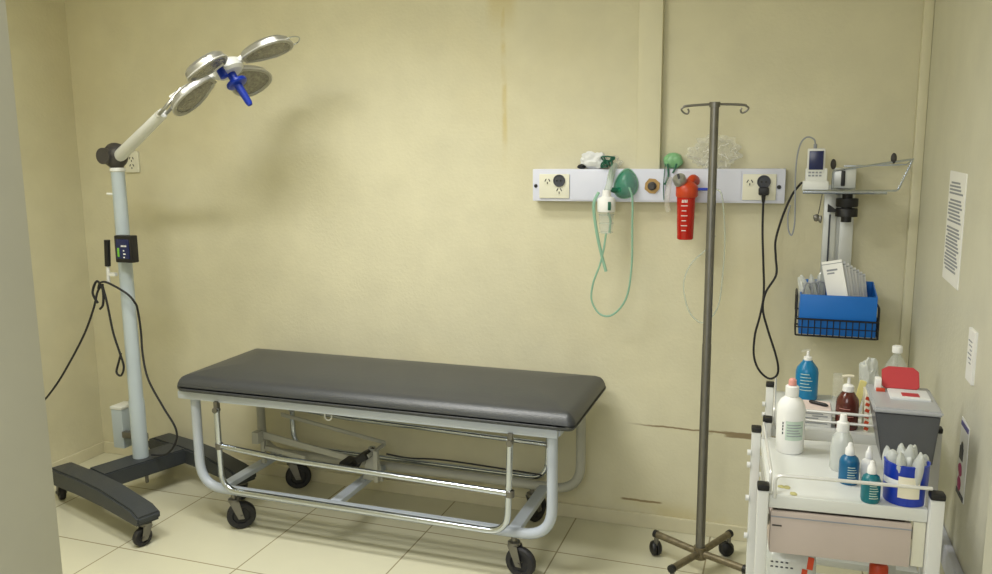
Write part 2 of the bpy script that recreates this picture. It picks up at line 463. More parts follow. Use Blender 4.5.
hd.build('sterile_handle', 'blue', lamp)
MB().lathe([(0, 0), (.016, 0), (.017, .045), (0, .047)], HUB+MAJ*-.02+MIN*.062-NRM*.005, 18, NRM).build('focus_knob', 'blue', lamp)
# control box + cable handle on the column
cb = MB().box((LX+.018, LY-.075, 1.128), (LX+.114, LY-.034, 1.250), .006).build('control_box', 'black', lamp)
MB().box((LX+.030, LY-.0775, 1.146), (LX+.101, LY-.074, 1.234), .001).build('display', 'navy', cb)
MB().box((LX+.036, LY-.079, 1.155), (LX+.046, LY-.0765, 1.195)).build('level_bar', 'green', cb)
b = MB()
for dx in (.058, .066, .074, .082): b.box((LX+dx, LY-.079, 1.200), (LX+dx+.005, LY-.0768, 1.207))
for i, dz in enumerate((1.150, 1.165, 1.180)): b.box((LX+.068, LY-.079, dz), (LX+.074+.006*(i % 2), LY-.0768, dz+.006))
b.build('display_print', 'paper', cb, smooth=False)
MB().box((LX+.01, LY-.034, 1.15), (LX+.05, LY+.0, 1.20)).build('box_mount', 'black', lamp)
MB().cyl((LX-.058, LY-.045, 1.105), (LX-.050, LY-.045, 1.225), .013, .0135).build('spare_grip', 'black', lamp)
h_ = MB(); h_.cyl((LX-.062, LY-.045, 1.03), (LX-.058, LY-.045, 1.105), .008); h_.box((LX-.06, LY-.05, 1.06), (LX-.02, LY-.03, 1.075))
h_.build('grip_stem', 'white', lamp)
def Yl(pts, y): return [(x, y+dy, z) for x, dy, z in pts]
cable = MB()
cable.tube([(-2.93, 2.93, 1.02), (-2.965, 2.93, .985), (-3.0, 2.93, .90), (-3.09, 2.95, .77), (-3.20, 2.95, .62), (-3.30, 2.95, .50), (-3.40, 2.93, .39), (-3.44, 2.80, .28)], .0050, 8, 8)
cable.tube([(-2.93, 2.925, 1.02), (-2.905, 2.92, .93), (-2.885, 2.92, .80), (-2.855, 2.92, .70), (-2.845, 2.925, .64), (-2.87, 2.93, .595), (-2.905, 2.94, .605), (-2.885, 2.94, .66), (-2.86, 2.93, .70)], .0050, 8, 8)
cable.tube([(-2.96, 2.93, 1.0), (-2.93, 2.915, 1.03), (-2.89, 2.92, 1.03), (-2.80, 2.93, .985), (-2.775, 2.95, .94), (-2.79, 2.98, .90), (-2.80, 3.0, .80), (-2.80, 3.0, .68), (-2.76, 2.98, .57), (-2.69, 2.98, .45), (-2.625, 2.98, .35), (-2.63, 2.98, .28), (-2.69, 2.98, .215), (-2.78, 2.985, .200)], .0050, 8, 8)
cable.tube([(-2.97, 2.93, .93), (-2.985, 2.92, .98), (-2.955, 2.92, 1.035), (-2.925, 2.92, 1.0), (-2.93, 2.92, .93), (-2.955, 2.925, .905)], .0055, 8, 8)
cable.build('power_cable', 'rubber', lamp)

# ------------------------------------------------------------------ stretcher
bed = thing('stretcher_trolley', 'grey vinyl stretcher couch on a pale metal frame with four black casters', 'stretcher', (-1.55, 3.03, 0))
def rounded_slab(x0, x1, y0, y1, z0, z1, rc, rb):
    t = bmesh.new(); rows = []
    def outline(inset, z):
        pts = []
        R1 = max(.012, rc-inset); i = inset+R1
        for cx, cy, a0 in ((x1-i, y1-i, 0), (x0+i, y1-i, PI/2), (x0+i, y0+i, PI), (x1-i, y0+i, 3*PI/2)):
            for k in range(8):
                a = a0+PI/2*k/7; pts.append(t.verts.new((cx+R1*math.cos(a), cy+R1*math.sin(a), z)))
        return pts
    lv = [(.010, z0), (.0, z0+.010), (0, z0+.022)]
    for k in range(6): a = PI/2*k/5; lv.append((rb*(1-math.cos(a)), z1-rb+rb*math.sin(a)))
    rows = [outline(i, z) for i, z in lv]
    rows += [outline(.085, z1+.008), outline(.13, z1+.014), outline(.2, z1+.019)]
    t.faces.new(rows[0][::-1]); t.faces.new(rows[-1])
    for a, b in zip(rows, rows[1:]):
        for k in range(len(a)): t.faces.new((a[k], a[(k+1) % len(a)], b[(k+1) % len(a)], b[k]))
    m_ = MB(); m_.add(t); return m_
mt = rounded_slab(-2.408, -.668, 2.740, 3.315, .614, .682, .035, .052).build('mattress', 'vinyl', bed)
p_ = MB()
for (ax, ay) in ((-2.437, 2.81), ):
    p_.tube([(-2.36, 2.7345, .628), (-.73, 2.7345, .628)], .004, 6)
p_.build('seam_piping', 'vinyl', mt)
f = MB()
for y in (2.775, 3.275): f.box((-2.405, y-.018, .578), (-.735, y+.018, .612), .005)
for x in (-2.39, -1.95, -1.55, -1.15, -.75): f.box((x-.02, 2.78, .580), (x+.02, 3.27, .610), .004)
f.build('top_frame', 'bedframe', bed)
def loop(y):
    return fillet([(-2.350, y, .582), (-2.350, y, .176), (-.765, y, .176), (-.765, y, .582)], .12, 8)
for y in (2.80, 3.255):
    MB().tube(loop(y), .0205, 14, up=(0, 1, 0)).build('side_frame', 'bedframe' if y < 3 else 'bedgrey', bed)
for x in (-2.25, -1.70, -.92):
    MB().box((x-.024, 2.81, .163), (x+.024, 3.245, .187), .004).build('crossbar', 'bedframe', bed)
def guard(y, back=False):
    g_ = MB()
    g_.tube(fillet([(-2.206, y, .555), (-2.202, y, .197), (-.925, y, .192), (-.912, y, .555)], .085, 8), .0125, 12, up=(0, 1, 0))
    g_.tube([(-2.202, y, .392), (-1.9, y, .370), (-.914, y, .350)], .0115, 12)
    gr = g_.build('guard_rail', 'chrome', bed)
    for x in (-2.206, -.912):
        h = MB(); h.box((x-.009, y-.008, .540), (x+.009, y+.014 if not back else y+.008, .585), .003); h.cyl((x, y-.015, .548), (x, y+.012, .548), .012, n=14)
        h.build('pivot', 'steel', gr)
    for x in (-2.203, -.914):
        h = MB(); h.lathe([(.0128, -.014), (.017, -.012), (.017, .012), (.0128, .014)], (x, y, .390 if x < -2 else .35), 14); h.build('clamp_ring', 'steel', gr)
guard(2.752); guard(3.300, True)
# height lever, pedal and link bars under the couch
mech = MB()
mech.prism([(-2.238, 3.09, .340), (-1.700, 3.09, .262), (-1.700, 3.09, .236), (-2.238, 3.09, .305)], (0, .008, 0), .002)
mech.build('lever_bar', 'bedgrey', bed)
m2 = MB(); m2.prism([(-2.18, 3.17, .410), (-1.64, 3.17, .330), (-1.64, 3.17, .312), (-2.18, 3.17, .390)], (0, .006, 0), .002); m2.build('link_bar', 'bedgrey', bed)
m3 = MB(); m3.box((-2.26, 3.05, .29), (-2.225, 3.10, .345), .003); m3.box((-2.24, 3.085, .185), (-2.22, 3.10, .30), .002); m3.box((-2.215, 3.08, .24), (-2.0, 3.10, .262), .003, rot=Matrix.Rotation(.12, 3, 'Y'))
m3.build('lever_bracket', 'bedgrey', bed)
m4 = MB(); m4.box((-1.690, 3.10, .187), (-1.665, 3.125, .32), .003); m4.box((-1.635, 3.04, .187), (-1.615, 3.065, .33), .003); m4.cyl((-1.65, 3.02, .31), (-1.65, 3.18, .31), .009); m4.prism([(-1.70, 3.06, .187), (-1.60, 3.06, .187), (-1.625, 3.06, .33), (-1.665, 3.06, .33)], (0, .006, 0), .001)
m4.build('pedal_bracket', 'bedgrey', bed)
m5 = MB(); m5.tube([(-1.76, 3.05, .252), (-1.725, 3.05, .245), (-1.70, 3.05, .275), (-1.672, 3.05, .305), (-1.66, 3.05, .31)], .010, 10, 5)
m5.box((-1.785, 3.005, .243), (-1.74, 3.095, .272), .005, rot=Matrix.Rotation(.15, 3, 'Y')); m5.box((-1.705, 3.005, .285), (-1.648, 3.095, .318), .006, rot=Matrix.Rotation(-.5, 3, 'Y'))
m5.build('foot_pedal', 'black', bed)
MB().tube([(-1.60, 3.10, .30), (-1.50, 3.12, .285), (-1.35, 3.2, .262), (-.93, 3.24, .232)], .004, 8, 4).build('brake_cable', 'rubber', bed)
hk = MB(); hk.tube([(-1.735, 2.83, .585)]+[(-1.72+.016*math.cos(a), 2.83, .545+.018*math.sin(a)) for a in [PI*.9+i*PI*1.15/8 for i in range(9)]], .003, 8)
hk.build('strap_hook', 'white', bed)
for x, y, an in ((-2.185, 2.80, .64), (-.915, 2.80, -.15), (-2.19, 3.255, .6), (-.98, 3.255, 1.2)):
    caster('caster', bed, (x, y), .165, .061, .030, an, 'rubber', 'steel', .028)

# ------------------------------------------------------------------ IV stand
IX, IY = -.245, 3.03
iv = thing('drip_stand', 'tall grey steel drip stand on a four-legged wheeled base', 'drip stand', (IX, IY, 0))
MB().rings([((IX, IY, .07), .0175), ((IX, IY, .9), .0165), ((IX, IY, .905), .0155), ((IX, IY, 1.755), .0150)], 20).build('pole', 'steel', iv)
k_ = MB(); k_.tube([(IX-.105, IY-.01, 1.752), (IX-.09, IY-.01, 1.756), (IX, IY, 1.760), (IX+.09, IY+.01, 1.756), (IX+.105, IY+.01, 1.752)], .0045, 8, 4)
for s in (-1, 1):
    x = IX+s*.095
    k_.tube([(x+s*.010, IY+s*.01, 1.752), (x+s*.018, IY+s*.01, 1.744), (x+s*.008, IY+s*.01, 1.732), (x-s*.004, IY+s*.01, 1.729), (x-s*.008, IY+s*.01, 1.738), (x-s*.004, IY+s*.01, 1.745)], .0032, 8, 5)
k_.cyl((IX, IY, 1.75), (IX, IY, 1.767), .019)
k_.build('bag_hooks', 'steel', iv)
ends = [(-.423, 3.125), (-.150, 3.215), (-.328, 2.865), (-.078, 2.945)]
for ex, ey in ends:
    d = Vector((ex-IX, ey-IY, 0)); e = Vector((ex, ey, .092)); dn = d.normalized()
    t = MB(); t.rings([((IX, IY, .088), .0135), (e, .0135)], 12, True)
    lg = t.build('base_leg', 'rusty', iv)
    MB().cyl(e-dn*.004, e+dn*.010, .0155, n=14).build('end_cap', 'black', lg)
MB().cyl((IX, IY, .066), (IX, IY, .112), .024).build('hub', 'rusty', iv)
for i, (ex, ey) in enumerate(ends):
    c = MB(); an = i*1.3+.4; a = Vector((math.cos(an), math.sin(an), 0))
    ctr = Vector((ex, ey, .030))+Vector((-a.y, a.x, 0))*.008
    for s in (-1, 1):
        c.lathe([(0, .003), (.029, .003), (.030, .008), (.026, .017), (.014, .023), (0, .024)], ctr, 22, a*s)
    fork = MB().rings([((ex, ey, .045), .009), ((ex, ey, .082), .009)], 12).build('caster', 'steel', iv)
    c.build('wheel', 'black', fork)

# ------------------------------------------------------------------ bed-head unit
PX0, PX1, PZ0, PZ1, PY = -.992, .000, 1.400, 1.531, 3.31
bh = thing('bedhead_unit', 'long white wall unit with power sockets and gas outlet above the couch', 'wall unit', ((PX0+PX1)/2, YB, PZ0))
MB().box((PX0, PY, PZ0), (PX1, YB, PZ1), .004).build('housing', 'panelw', bh)
MB().box((PX0+.163, PY-.003, PZ0+.006), (PX1-.160, PY+.002, PZ1-.008), .001).build('front_cover', 'panelw', bh)
def outlets(x0, x1, pts, plugged):
    pl = MB().box((x0, PY-.007, PZ0+.012), (x1, PY, PZ1-.020), .003).build('socket_plate', 'plate', bh)
    for i, (x, z, k) in enumerate(pts):
        b = MB()
        if k == 'round':
            b.lathe([(.0, -.006), (.019, -.006), (.020, -.008), (.024, -.009), (.025, -.006), (.025, 0)], (x, PY-.006, z), 24, (0, 1, 0))
        else:
            b.lathe([(0, -.0005), (.0165, -.0005), (.018, 0)], (x, PY-.0072, z-.003), 20, (0, 1, 0))
        o = b.build('outlet', 'inkd' if k == 'round' else 'plate', pl)
        b = MB()
        if k == 'round':
            for dx in (-.008, .008): b.cyl((x+dx, PY-.0145, z), (x+dx, PY-.011, z), .004, n=8)
        else:
            for dx, r in ((-.008, .5), (.008, -.5)): b.box((x+dx-.0018, PY-.0088, z-.004), (x+dx+.0018, PY-.0072, z+.008), rot=Matrix.Rotation(r, 3, 'Y'))
            b.box((x-.0018, PY-.0088, z-.014), (x+.0018, PY-.0072, z-.005))
        b.build('outlet_slots', 'black', pl, smooth=False)
outlets(-.962, -.834, [(-.926, 1.484, 'flat'), (-.876, 1.484, 'round'), (-.876, 1.445, 'flat')], False)
outlets(-.154, -.032, [(-.128, 1.482, 'flat'), (-.077, 1.482, 'round'), (-.077, 1.442, 'flat')], True)
for x in (-.978, -.022): MB().lathe([(0, -.006), (.006, -.005), (.008, 0)], (x, PY, 1.462), 14, (0, 1, 0)).build('fixing_screw', 'black', bh)
oc = [(-.497+.030*math.cos(a)*(1 if i % 2 else 1.08), PY-.003, 1.464+.030*math.sin(a)*(1 if i % 2 else 1.08)) for i, a in enumerate([PI/8+k*PI/4 for k in range(8)])]
go = MB().prism(oc, (0, -.005, 0), .001).build('gas_outlet', 'brass', bh)
g_ = MB(); g_.lathe([(.017, 0), (.017, -.008), (.012, -.010), (.012, -.020), (0, -.020)], (-.497, PY-.007, 1.464), 20, (0, 1, 0)); g_.build('outlet_valve', 'joint', go)

# power cord with plug
pc = thing('power_cord', 'black cord and plug hanging from the bedhead socket to a loop by the cart', 'cord', (-.076, PY, 1.45))
pb = MB().box((-.095, PY-.034, 1.432), (-.057, PY-.0085, 1.462), .007)
pb.cyl((-.076, PY-.024, 1.434), (-.076, PY-.024, 1.405), .008, .0055, 12)
pb.build('plug', 'black', pc)
c_ = MB()
c_.tube([(-.076, 3.286, 1.41), (-.074, 3.28, 1.30), (-.066, 3.27, 1.18), (-.060, 3.27, 1.09), (-.061, 3.27, 1.03), (-.072, 3.27, .96), (-.085, 3.27, .896), (-.086, 3.27, .816), (-.066, 3.27, .760), (-.030, 3.27, .728), (-.003, 3.27, .736), (.006, 3.27, .765), (-.005, 3.265, .822), (-.038, 3.265, .918), (-.060, 3.26, 1.0), (-.052, 3.26, 1.066), (-.018, 3.265, 1.133), (-.022, 3.27, 1.2), (-.025, 3.27, 1.266), (-.003, 3.27, 1.360), (.025, 3.26, 1.435), (.050, 3.23, 1.475), (.056, 3.205, 1.482)], .0042, 8, 8)
c_.build('cable', 'rubber', pc)

# ------------------------------------------------------------------ respiratory kit on the bed-head unit
# nebuliser hanging on the front of the unit
nb = thing('nebuliser', 'clear nebuliser cup with white cap and looped pale green tubing on white unit', 'nebuliser', (-.668, 3.25, 1.28))
MB().lathe([(0, 0), (.020, .004), (.026, .02), (.032, .09), (.032, .10)], (-.668, 3.25, 1.272), 24).build('cup', 'clear', nb)
for zz in (1.282, 1.318, 1.352):
    rr = .026+.006*(zz-1.272)/.09+.0006
    MB().tube([(-.668+rr*math.cos(q*PI/12), 3.25+rr*math.sin(q*PI/12), zz) for q in range(25)], .0012, 5).build('ring', 'clearg', nb)
MB().lathe([(.0345, 0), (.036, .004), (.036, .048), (.030, .056), (.018, .060), (.016, .085), (0, .085)], (-.668, 3.25, 1.364), 24).build('cap', 'paper', nb)
MB().tube([(-.668, 3.25, 1.44), (-.66, 3.26, 1.47), (-.655, 3.285, 1.52), (-.650, 3.32, 1.545)], .014, 12, 4).build('elbow', 'clearg', nb)
MB().box((-.655, 3.212, 1.372), (-.643, 3.217, 1.405), .001).build('tab', 'darkgreen', nb)
t_ = MB(); t_.tube([(-.700, 3.25, 1.44), (-.715, 3.235, 1.40), (-.712, 3.235, 1.34), (-.698, 3.235, 1.26), (-.680, 3.24, 1.18), (-.664, 3.24, 1.125)], .0065, 8, 6)
t_.tube([(-.668, 3.25, 1.28), (-.674, 3.24, 1.22), (-.690, 3.24, 1.15), (-.716, 3.24, 1.076), (-.722, 3.24, 1.006), (-.690, 3.24, .952), (-.645, 3.24, .945), (-.600, 3.24, .985), (-.573, 3.24, 1.05), (-.561, 3.24, 1.167), (-.562, 3.24, 1.30), (-.565, 3.25, 1.412), (-.58, 3.26, 1.46)], .0042, 8, 8)
t_.tube([(-.655, 3.25, 1.28), (-.650, 3.245, 1.33), (-.66, 3.245, 1.36)], .005, 8, 4)
t_.build('tubing', 'tubegreen', nb)
# green mask
gm = thing('oxygen_mask', 'translucent dark green breathing mask on front of the white unit', 'mask', (-.605, 3.28, 1.42))
def dome(c, rx, rz, dep, ax_tilt=0, seed=1, y=1):
    t = bmesh.new(); rows = []; N = 26
    for k in range(9):
        a = PI/2*k/8; row = []
        for i in range(N):
            th = 2*PI*i/N; wv = 1+.05*math.sin(3*th+seed)
            px = rx*math.cos(a)*math.cos(th)*(1-.28*math.sin(th))*wv; pz = rz*math.cos(a)*math.sin(th)*wv
            q = Vector((px, -dep*math.sin(a), pz)); q = Matrix.Rotation(ax_tilt, 3, 'Y') @ q
            row.append(t.verts.new(q+Vector(c)))
        rows.append(row)
    for a, b in zip(rows, rows[1:]):
        for i in range(N): t.faces.new((a[i], a[(i+1) % N], b[(i+1) % N], b[i]))
    m_ = MB(); m_.add(t); return m_, [v.copy() for v in [Vector(c)+Matrix.Rotation(ax_tilt, 3, 'Y') @ Vector((rx*math.cos(2*PI*i/26)*(1-.28*math.sin(2*PI*i/26))*(1+.05*math.sin(3*2*PI*i/26+seed)), 0, rz*math.sin(2*PI*i/26)*(1+.05*math.sin(6*PI*i/26+seed)))) for i in range(26)]]
dm, rim = dome((-.600, 3.302, 1.474), .045, .058, .045, .22)
dm.build('mask_shell', 'maskgreen', gm)
MB().tube(rim+[rim[0]], .0035, 6).build('mask_rim', 'tubegreen', gm)
MB().tube([(-.622, 3.285, 1.45), (-.64, 3.27, 1.447), (-.652, 3.265, 1.452)], .010, 10, 3).build('port', 'darkgreen', gm)
# crumpled white mask on top
wm = thing('face_mask', 'crumpled white face mask with green elastic on top of wall unit', 'mask', (-.74, 3.335, 1.531))
def rest(m_, z=1.5315, y=3.368):
    for v in m_.bm.verts: v.co.z = max(v.co.z, z); v.co.y = min(v.co.y, y)
    return m_
rest(MB().blob((-.738, 3.335, 1.564), (.055, .030, .033), .35, 2.2, 4, 3)).build('mask_body', 'paperg', wm)
rest(MB().blob((-.665, 3.335, 1.555), (.036, .022, .026), .5, 2.6, 4, 5)).build('wrapper', 'film', wm)
e_ = MB()
for k in range(4):
    random.seed(k+4); p0 = Vector((-.675, 3.305, 1.565)); pts = [p0+Vector((random.uniform(-.03, .03), random.uniform(-.012, .012), random.uniform(-.028, .016))) for q in range(6)]
    e_.tube(pts, .0032, 6, 5)
e_.tube([(-.66, 3.30, 1.56), (-.655, 3.295, 1.52), (-.66, 3.295, 1.49), (-.668, 3.295, 1.50), (-.662, 3.295, 1.53)], .0035, 6, 5)
e_.build('elastic', 'darkgreen', wm)
rest(MB().blob((-.790, 3.335, 1.541), (.016, .020, .010), .3, 2, 3, 9)).build('nose_clip', 'black', wm)
# light green mask
lm = thing('anaesthetic_mask', 'small pale green mask with dark straps on unit above red canister', 'mask', (-.42, 3.335, 1.531))
rest(MB().blob((-.421, 3.336, 1.562), (.038, .027, .032), .18, 1.6, 4, 12)).build('mask_body', 'lightgreen', lm)
s_ = MB(); s_.tube([(-.448, 3.308, 1.55), (-.450, 3.298, 1.51), (-.452, 3.298, 1.46), (-.449, 3.298, 1.41)], .0038, 6, 5, flat=.5)
s_.tube([(-.440, 3.308, 1.55), (-.434, 3.298, 1.51), (-.440, 3.298, 1.485), (-.448, 3.298, 1.47)], .0038, 6, 5)
s_.tube([(-.405, 3.308, 1.55), (-.412, 3.298, 1.525), (-.418, 3.298, 1.515)], .004, 6, 4)
s_.build('straps', 'darkgreen', lm)
MB().tube([(-.428, 3.29, 1.50), (-.432, 3.288, 1.45), (-.436, 3.288, 1.40), (-.428, 3.288, 1.365)], .011, 10, 5).build('connector_sleeve', 'film', lm)
# clear bag
pbag = thing('plastic_bag', 'clear crumpled plastic bag on wall unit behind the drip stand pole', 'bag', (-.262, 3.335, 1.531))
bg0 = MB().blob((-.262, 3.338, 1.592), (.088, .024, .062), .5, 3.2, 4, 21)
for v in bg0.bm.verts: v.co.z = max(v.co.z, 1.5315); v.co.y = min(v.co.y, 3.368)
bb0 = bg0.build('film', 'film', pbag)
fd = MB(); random.seed(19)  # thin white strands imitating highlights along the creases of the film
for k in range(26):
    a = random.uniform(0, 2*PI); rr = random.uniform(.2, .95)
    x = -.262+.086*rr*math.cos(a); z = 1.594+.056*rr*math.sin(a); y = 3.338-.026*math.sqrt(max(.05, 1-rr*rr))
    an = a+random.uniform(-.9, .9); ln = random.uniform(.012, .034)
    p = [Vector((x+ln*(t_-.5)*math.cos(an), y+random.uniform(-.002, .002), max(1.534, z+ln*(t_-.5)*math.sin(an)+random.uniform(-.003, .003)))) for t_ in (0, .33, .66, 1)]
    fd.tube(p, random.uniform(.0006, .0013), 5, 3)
fd.build('crease_highlights', 'paper', pbag)
# red suction canister
rc = thing('suction_canister', 'red plastic canister with white scale hanging from the wall unit', 'canister', (-.358, 3.25, 1.26))
MB().lathe([(0, 0), (.028, 0), (.031, .004), (.035, .15), (.036, .165)], (-.358, 3.25, 1.262), 28).build('jar', 'redclear', rc)
MB().lathe([(.038, 0), (.042, .006), (.042, .038), (.038, .046), (.024, .058), (.012, .066), (0, .066)], (-.356, 3.25, 1.424), 28).build('lid', 'orange', rc)
MB().tube([(-.350, 3.25, 1.475), (-.338, 3.265, 1.494), (-.330, 3.29, 1.49), (-.33, 3.31, 1.48)], .016, 12, 4).build('lid_spout', 'orange', rc)
kb = MB(); kb.lathe([(0, 0), (.022, 0), (.025, .004), (.025, .026), (.021, .032), (0, .032)], (-.378, 3.235, 1.478), 22, (-.25, -.55, .8)); kn = kb.build('flow_knob', 'silver', rc)
MB().box((-.388, 3.204, 1.494), (-.380, 3.216, 1.515), .001, rot=Matrix.Rotation(-.3, 3, 'Y')).build('knob_mark', 'inkd', kn)
sc = MB()
for i, z in enumerate((1.298, 1.317, 1.336, 1.355, 1.374, 1.393)):
    w_ = .013 if i % 2 else .009; rr = .031+.004*(z-1.262)/.165+.0008
    poly = [(-.360+rr*math.sin(a), 3.25-rr*math.cos(a), z) for a in [-.35+.7*q/6 for q in range(7)]] if i % 2 else [(-.360+rr*math.sin(a), 3.25-rr*math.cos(a), z) for a in [-.28+.5*q/6 for q in range(7)]]
    sc.tube(poly, .0016, 6)
for q, a in enumerate((-.24, -.08, .08, .24)):
    rr = .0358; sc.tube([(-.360+rr*math.sin(a), 3.25-rr*math.cos(a), 1.405), (-.360+rr*math.sin(a+.04), 3.25-rr*math.cos(a), 1.416)], .0018, 6)
sc.build('scale_marks', 'paper', rc)
MB().tube([(-.316, 3.25, 1.455), (-.272, 3.25, 1.455)], .0055, 10).build('nipple', 'blue', rc)
MB().tube([(-.272, 3.25, 1.455), (-.245, 3.245, 1.455), (-.226, 3.24, 1.435), (-.214, 3.24, 1.35), (-.208, 3.24, 1.245), (-.212, 3.24, 1.12), (-.222, 3.24, 1.016), (-.25, 3.24, .96), (-.287, 3.24, .938), (-.33, 3.24, .975), (-.352, 3.24, 1.04), (-.356, 3.24, 1.10), (-.33, 3.24, 1.17), (-.27, 3.24, 1.232), (-.245, 3.24, 1.28)], .0032, 8, 8).build('suction_tube', 'clearg', rc)

# ------------------------------------------------------------------ wall mount with tray and monitor
wmnt = thing('wall_bracket', 'white wall track with chrome wire tray beside the bedhead unit', 'wall bracket', (.19, YB, .95))
tr = MB()
for x0, x1 in ((.140, .186), (.198, .246)): tr.box((x0, YB-.035, .98), (x1, YB, 1.47), .003)
tr.box((.186, YB-.018, .98), (.198, YB, 1.47))
tr.build('track', 'alu', wmnt)
MB().box((.162, 3.235, 1.462), (.238, YB-.02, 1.535), .004).build('clamp_block', 'alu', wmnt)
tyy = MB(); tyy.tube(fillet([(.060, 3.17, 1.452), (.335, 3.17, 1.452)], .01), .008, 10); tyy.box((.065, 3.17, 1.444), (.325, 3.30, 1.452), .002)
tyy.build('tray', 'chrome', wmnt)
wr = MB(); wr.tube(fillet([(.300, 3.19, 1.456), (.372, 3.20, 1.456), (.418, 3.23, 1.565), (.160, 3.23, 1.525), (.160, 3.23, 1.46)], .012), .0038, 8)
wr.tube([(.418, 3.23, 1.565), (.405, 3.29, 1.545), (.20, 3.31, 1.54)], .003, 8)
wr.build('wire_frame', 'chrome', wmnt)
for x, z in ((.160, 1.548), (.356, 1.568)):
    MB().blob((x, 3.232, z), (.010, .010, .019), .05, 1, 3).build('rubber_stop', 'joint', wmnt)
kb = MB(); kb.lathe([(.0, 0), (.036, 0), (.038, .004), (.038, .030), (.0, .030)], (.214, 3.25, 1.395), 26); kb.lathe([(.0, 0), (.038, 0), (.038, .026), (.036, .030), (0, .030)], (.214, 3.25, 1.360), 26); kb.cyl((.214, 3.25, 1.34), (.214, 3.25, 1.444), .018)
kb.cyl((.214, 3.25, 1.39), (.214, 3.34, 1.39), .015)
kb.build('swivel_knob', 'black', wmnt)
MB().prism([(.150, 3.245, 1.375), (.150, 3.245, 1.405), (.178, 3.245, 1.385), (.178, 3.245, 1.375)], (0, .02, 0)).build('lock_lever', 'black', wmnt)
MB().box((.188, 3.228, 1.470), (.202, 3.236, 1.525), .003).build('clamp_lever', 'black', wmnt)
MB().box((.160, YB-.039, 1.02), (.166, YB-.034, 1.36)).build('track_slot', 'inkd', wmnt)
cl = MB(); cl.tube([(.128, 3.21, 1.45), (.122, 3.215, 1.40), (.118, 3.22, 1.37)], .0018, 6, 4); cl.blob((.112, 3.22, 1.356), (.010, .006, .014), .3, 2, 2, 1); cl.blob((.125, 3.22, 1.350), (.007, .006, .014), .3, 2, 2, 2)
cl.build('dangling_clip', 'steel', wmnt)
# monitor on tray
mo = thing('pulse_monitor', 'small white handheld monitor with dark screen on the chrome wire tray', 'monitor', (.10, 3.20, 1.4525))
dk = MB(); dk.box((.058, 3.175, 1.4525), (.146, 3.245, 1.490), .006); dk.box((.066, 3.180, 1.485), (.140, 3.240, 1.535), .006)
dk.build('dock', 'lampwhite', mo)
mb_ = MB().box((.070, 3.178, 1.515), (.130, 3.215, 1.605), .006).build('handset', 'white', mo)
MB().box((.076, 3.1755, 1.530), (.124, 3.180, 1.596), .001).build('screen', 'navy', mb_)
b = MB()
for i in range(2):
    for q in range(4): b.box((.076+q*.012, 3.1775, 1.506+i*.011), (.084+q*.012, 3.181, 1.512+i*.011))
b.build('keypad', 'ink', mo, smooth=False)
MB().tube([(.095, 3.20, 1.60), (.095, 3.20, 1.620)], .006, 8).build('strain_relief', 'ink', mo)
MB().tube([(.095, 3.20, 1.615), (.090, 3.20, 1.636), (.068, 3.20, 1.645), (.048, 3.20, 1.628), (.036, 3.20, 1.58), (.033, 3.20, 1.50), (.037, 3.20, 1.40), (.038, 3.21, 1.33), (.030, 3.22, 1.29), (.018, 3.23, 1.31), (.014, 3.23, 1.36), (.02, 3.23, 1.40)], .0028, 8, 8).build('sensor_cable', 'ink', mo)

# ------------------------------------------------------------------ basket on wall
bk = thing('wire_basket', 'black wire basket holding a blue tray on the wall above the carts', 'basket', (.18, 3.22, .94))
BX0, BX1, BY0, BY1 = .058, .330, 3.10, 3.30
wb = MB()
def rect(z, r=.003): wb.tube(fillet([(.2, BY0, z), (BX0, BY0, z), (BX0, BY1, z), (BX1, BY1, z), (BX1, BY0, z), (.2, BY0, z)], .012, 3), r, 6)
rect(1.002, .0035); rect(.942, .0035); rect(.972, .002)
N = 13
for i in range(N+1):
    x = BX0+(BX1-BX0)*i/N
    wb.tube([(x, BY0, 1.002), (x, BY0, .942), (x, BY1, .942), (x, BY1, 1.002)], .0019, 6)
for i in range(1, 8):
    y = BY0+(BY1-BY0)*i/8
    for x in (BX0, BX1): wb.tube([(x, y, 1.002), (x, y, .942)], .0019, 6)
wb.tube(fillet([(BX0, BY0+.02, 1.002), (BX0, BY0+.02, 1.082), (BX0, BY1-.02, 1.082), (BX0, BY1-.02, 1.002)], .01, 3), .004, 6)
wb.tube(fillet([(BX1, BY0+.02, 1.002), (BX1, BY0+.02, 1.05), (BX1, BY1-.02, 1.05), (BX1, BY1-.02, 1.002)], .01, 3), .004, 6)
wb.build('wire_frame', 'black', bk)
MB().box((.12, BY1, .945), (.26, YB-.0, .99), .002).build('wall_clip', 'alu', bk)
bt = thing('storage_tray', 'bright blue plastic tray sitting in the black wire basket', 'tray', (.19, 3.2, .945))
x0, x1, y0, y1 = .068, .322, 3.108, 3.285
tb = MB(); tb.box((x0, y0, .9455), (x1, y0+.004, 1.090), .001); tb.box((x0, y1-.004, .9455), (x1, y1, 1.120), .001); tb.box((x0, y0+.004, .9455), (x1, y1-.004, .950))
for xa in (x0, x1-.004): tb.prism([(xa, y0+.004, .950), (xa, y0+.004, 1.090), (xa, y1-.004, 1.120), (xa, y1-.004, .950)], (.004, 0, 0))
tb.build('tray_body', 'bluebox', bt)
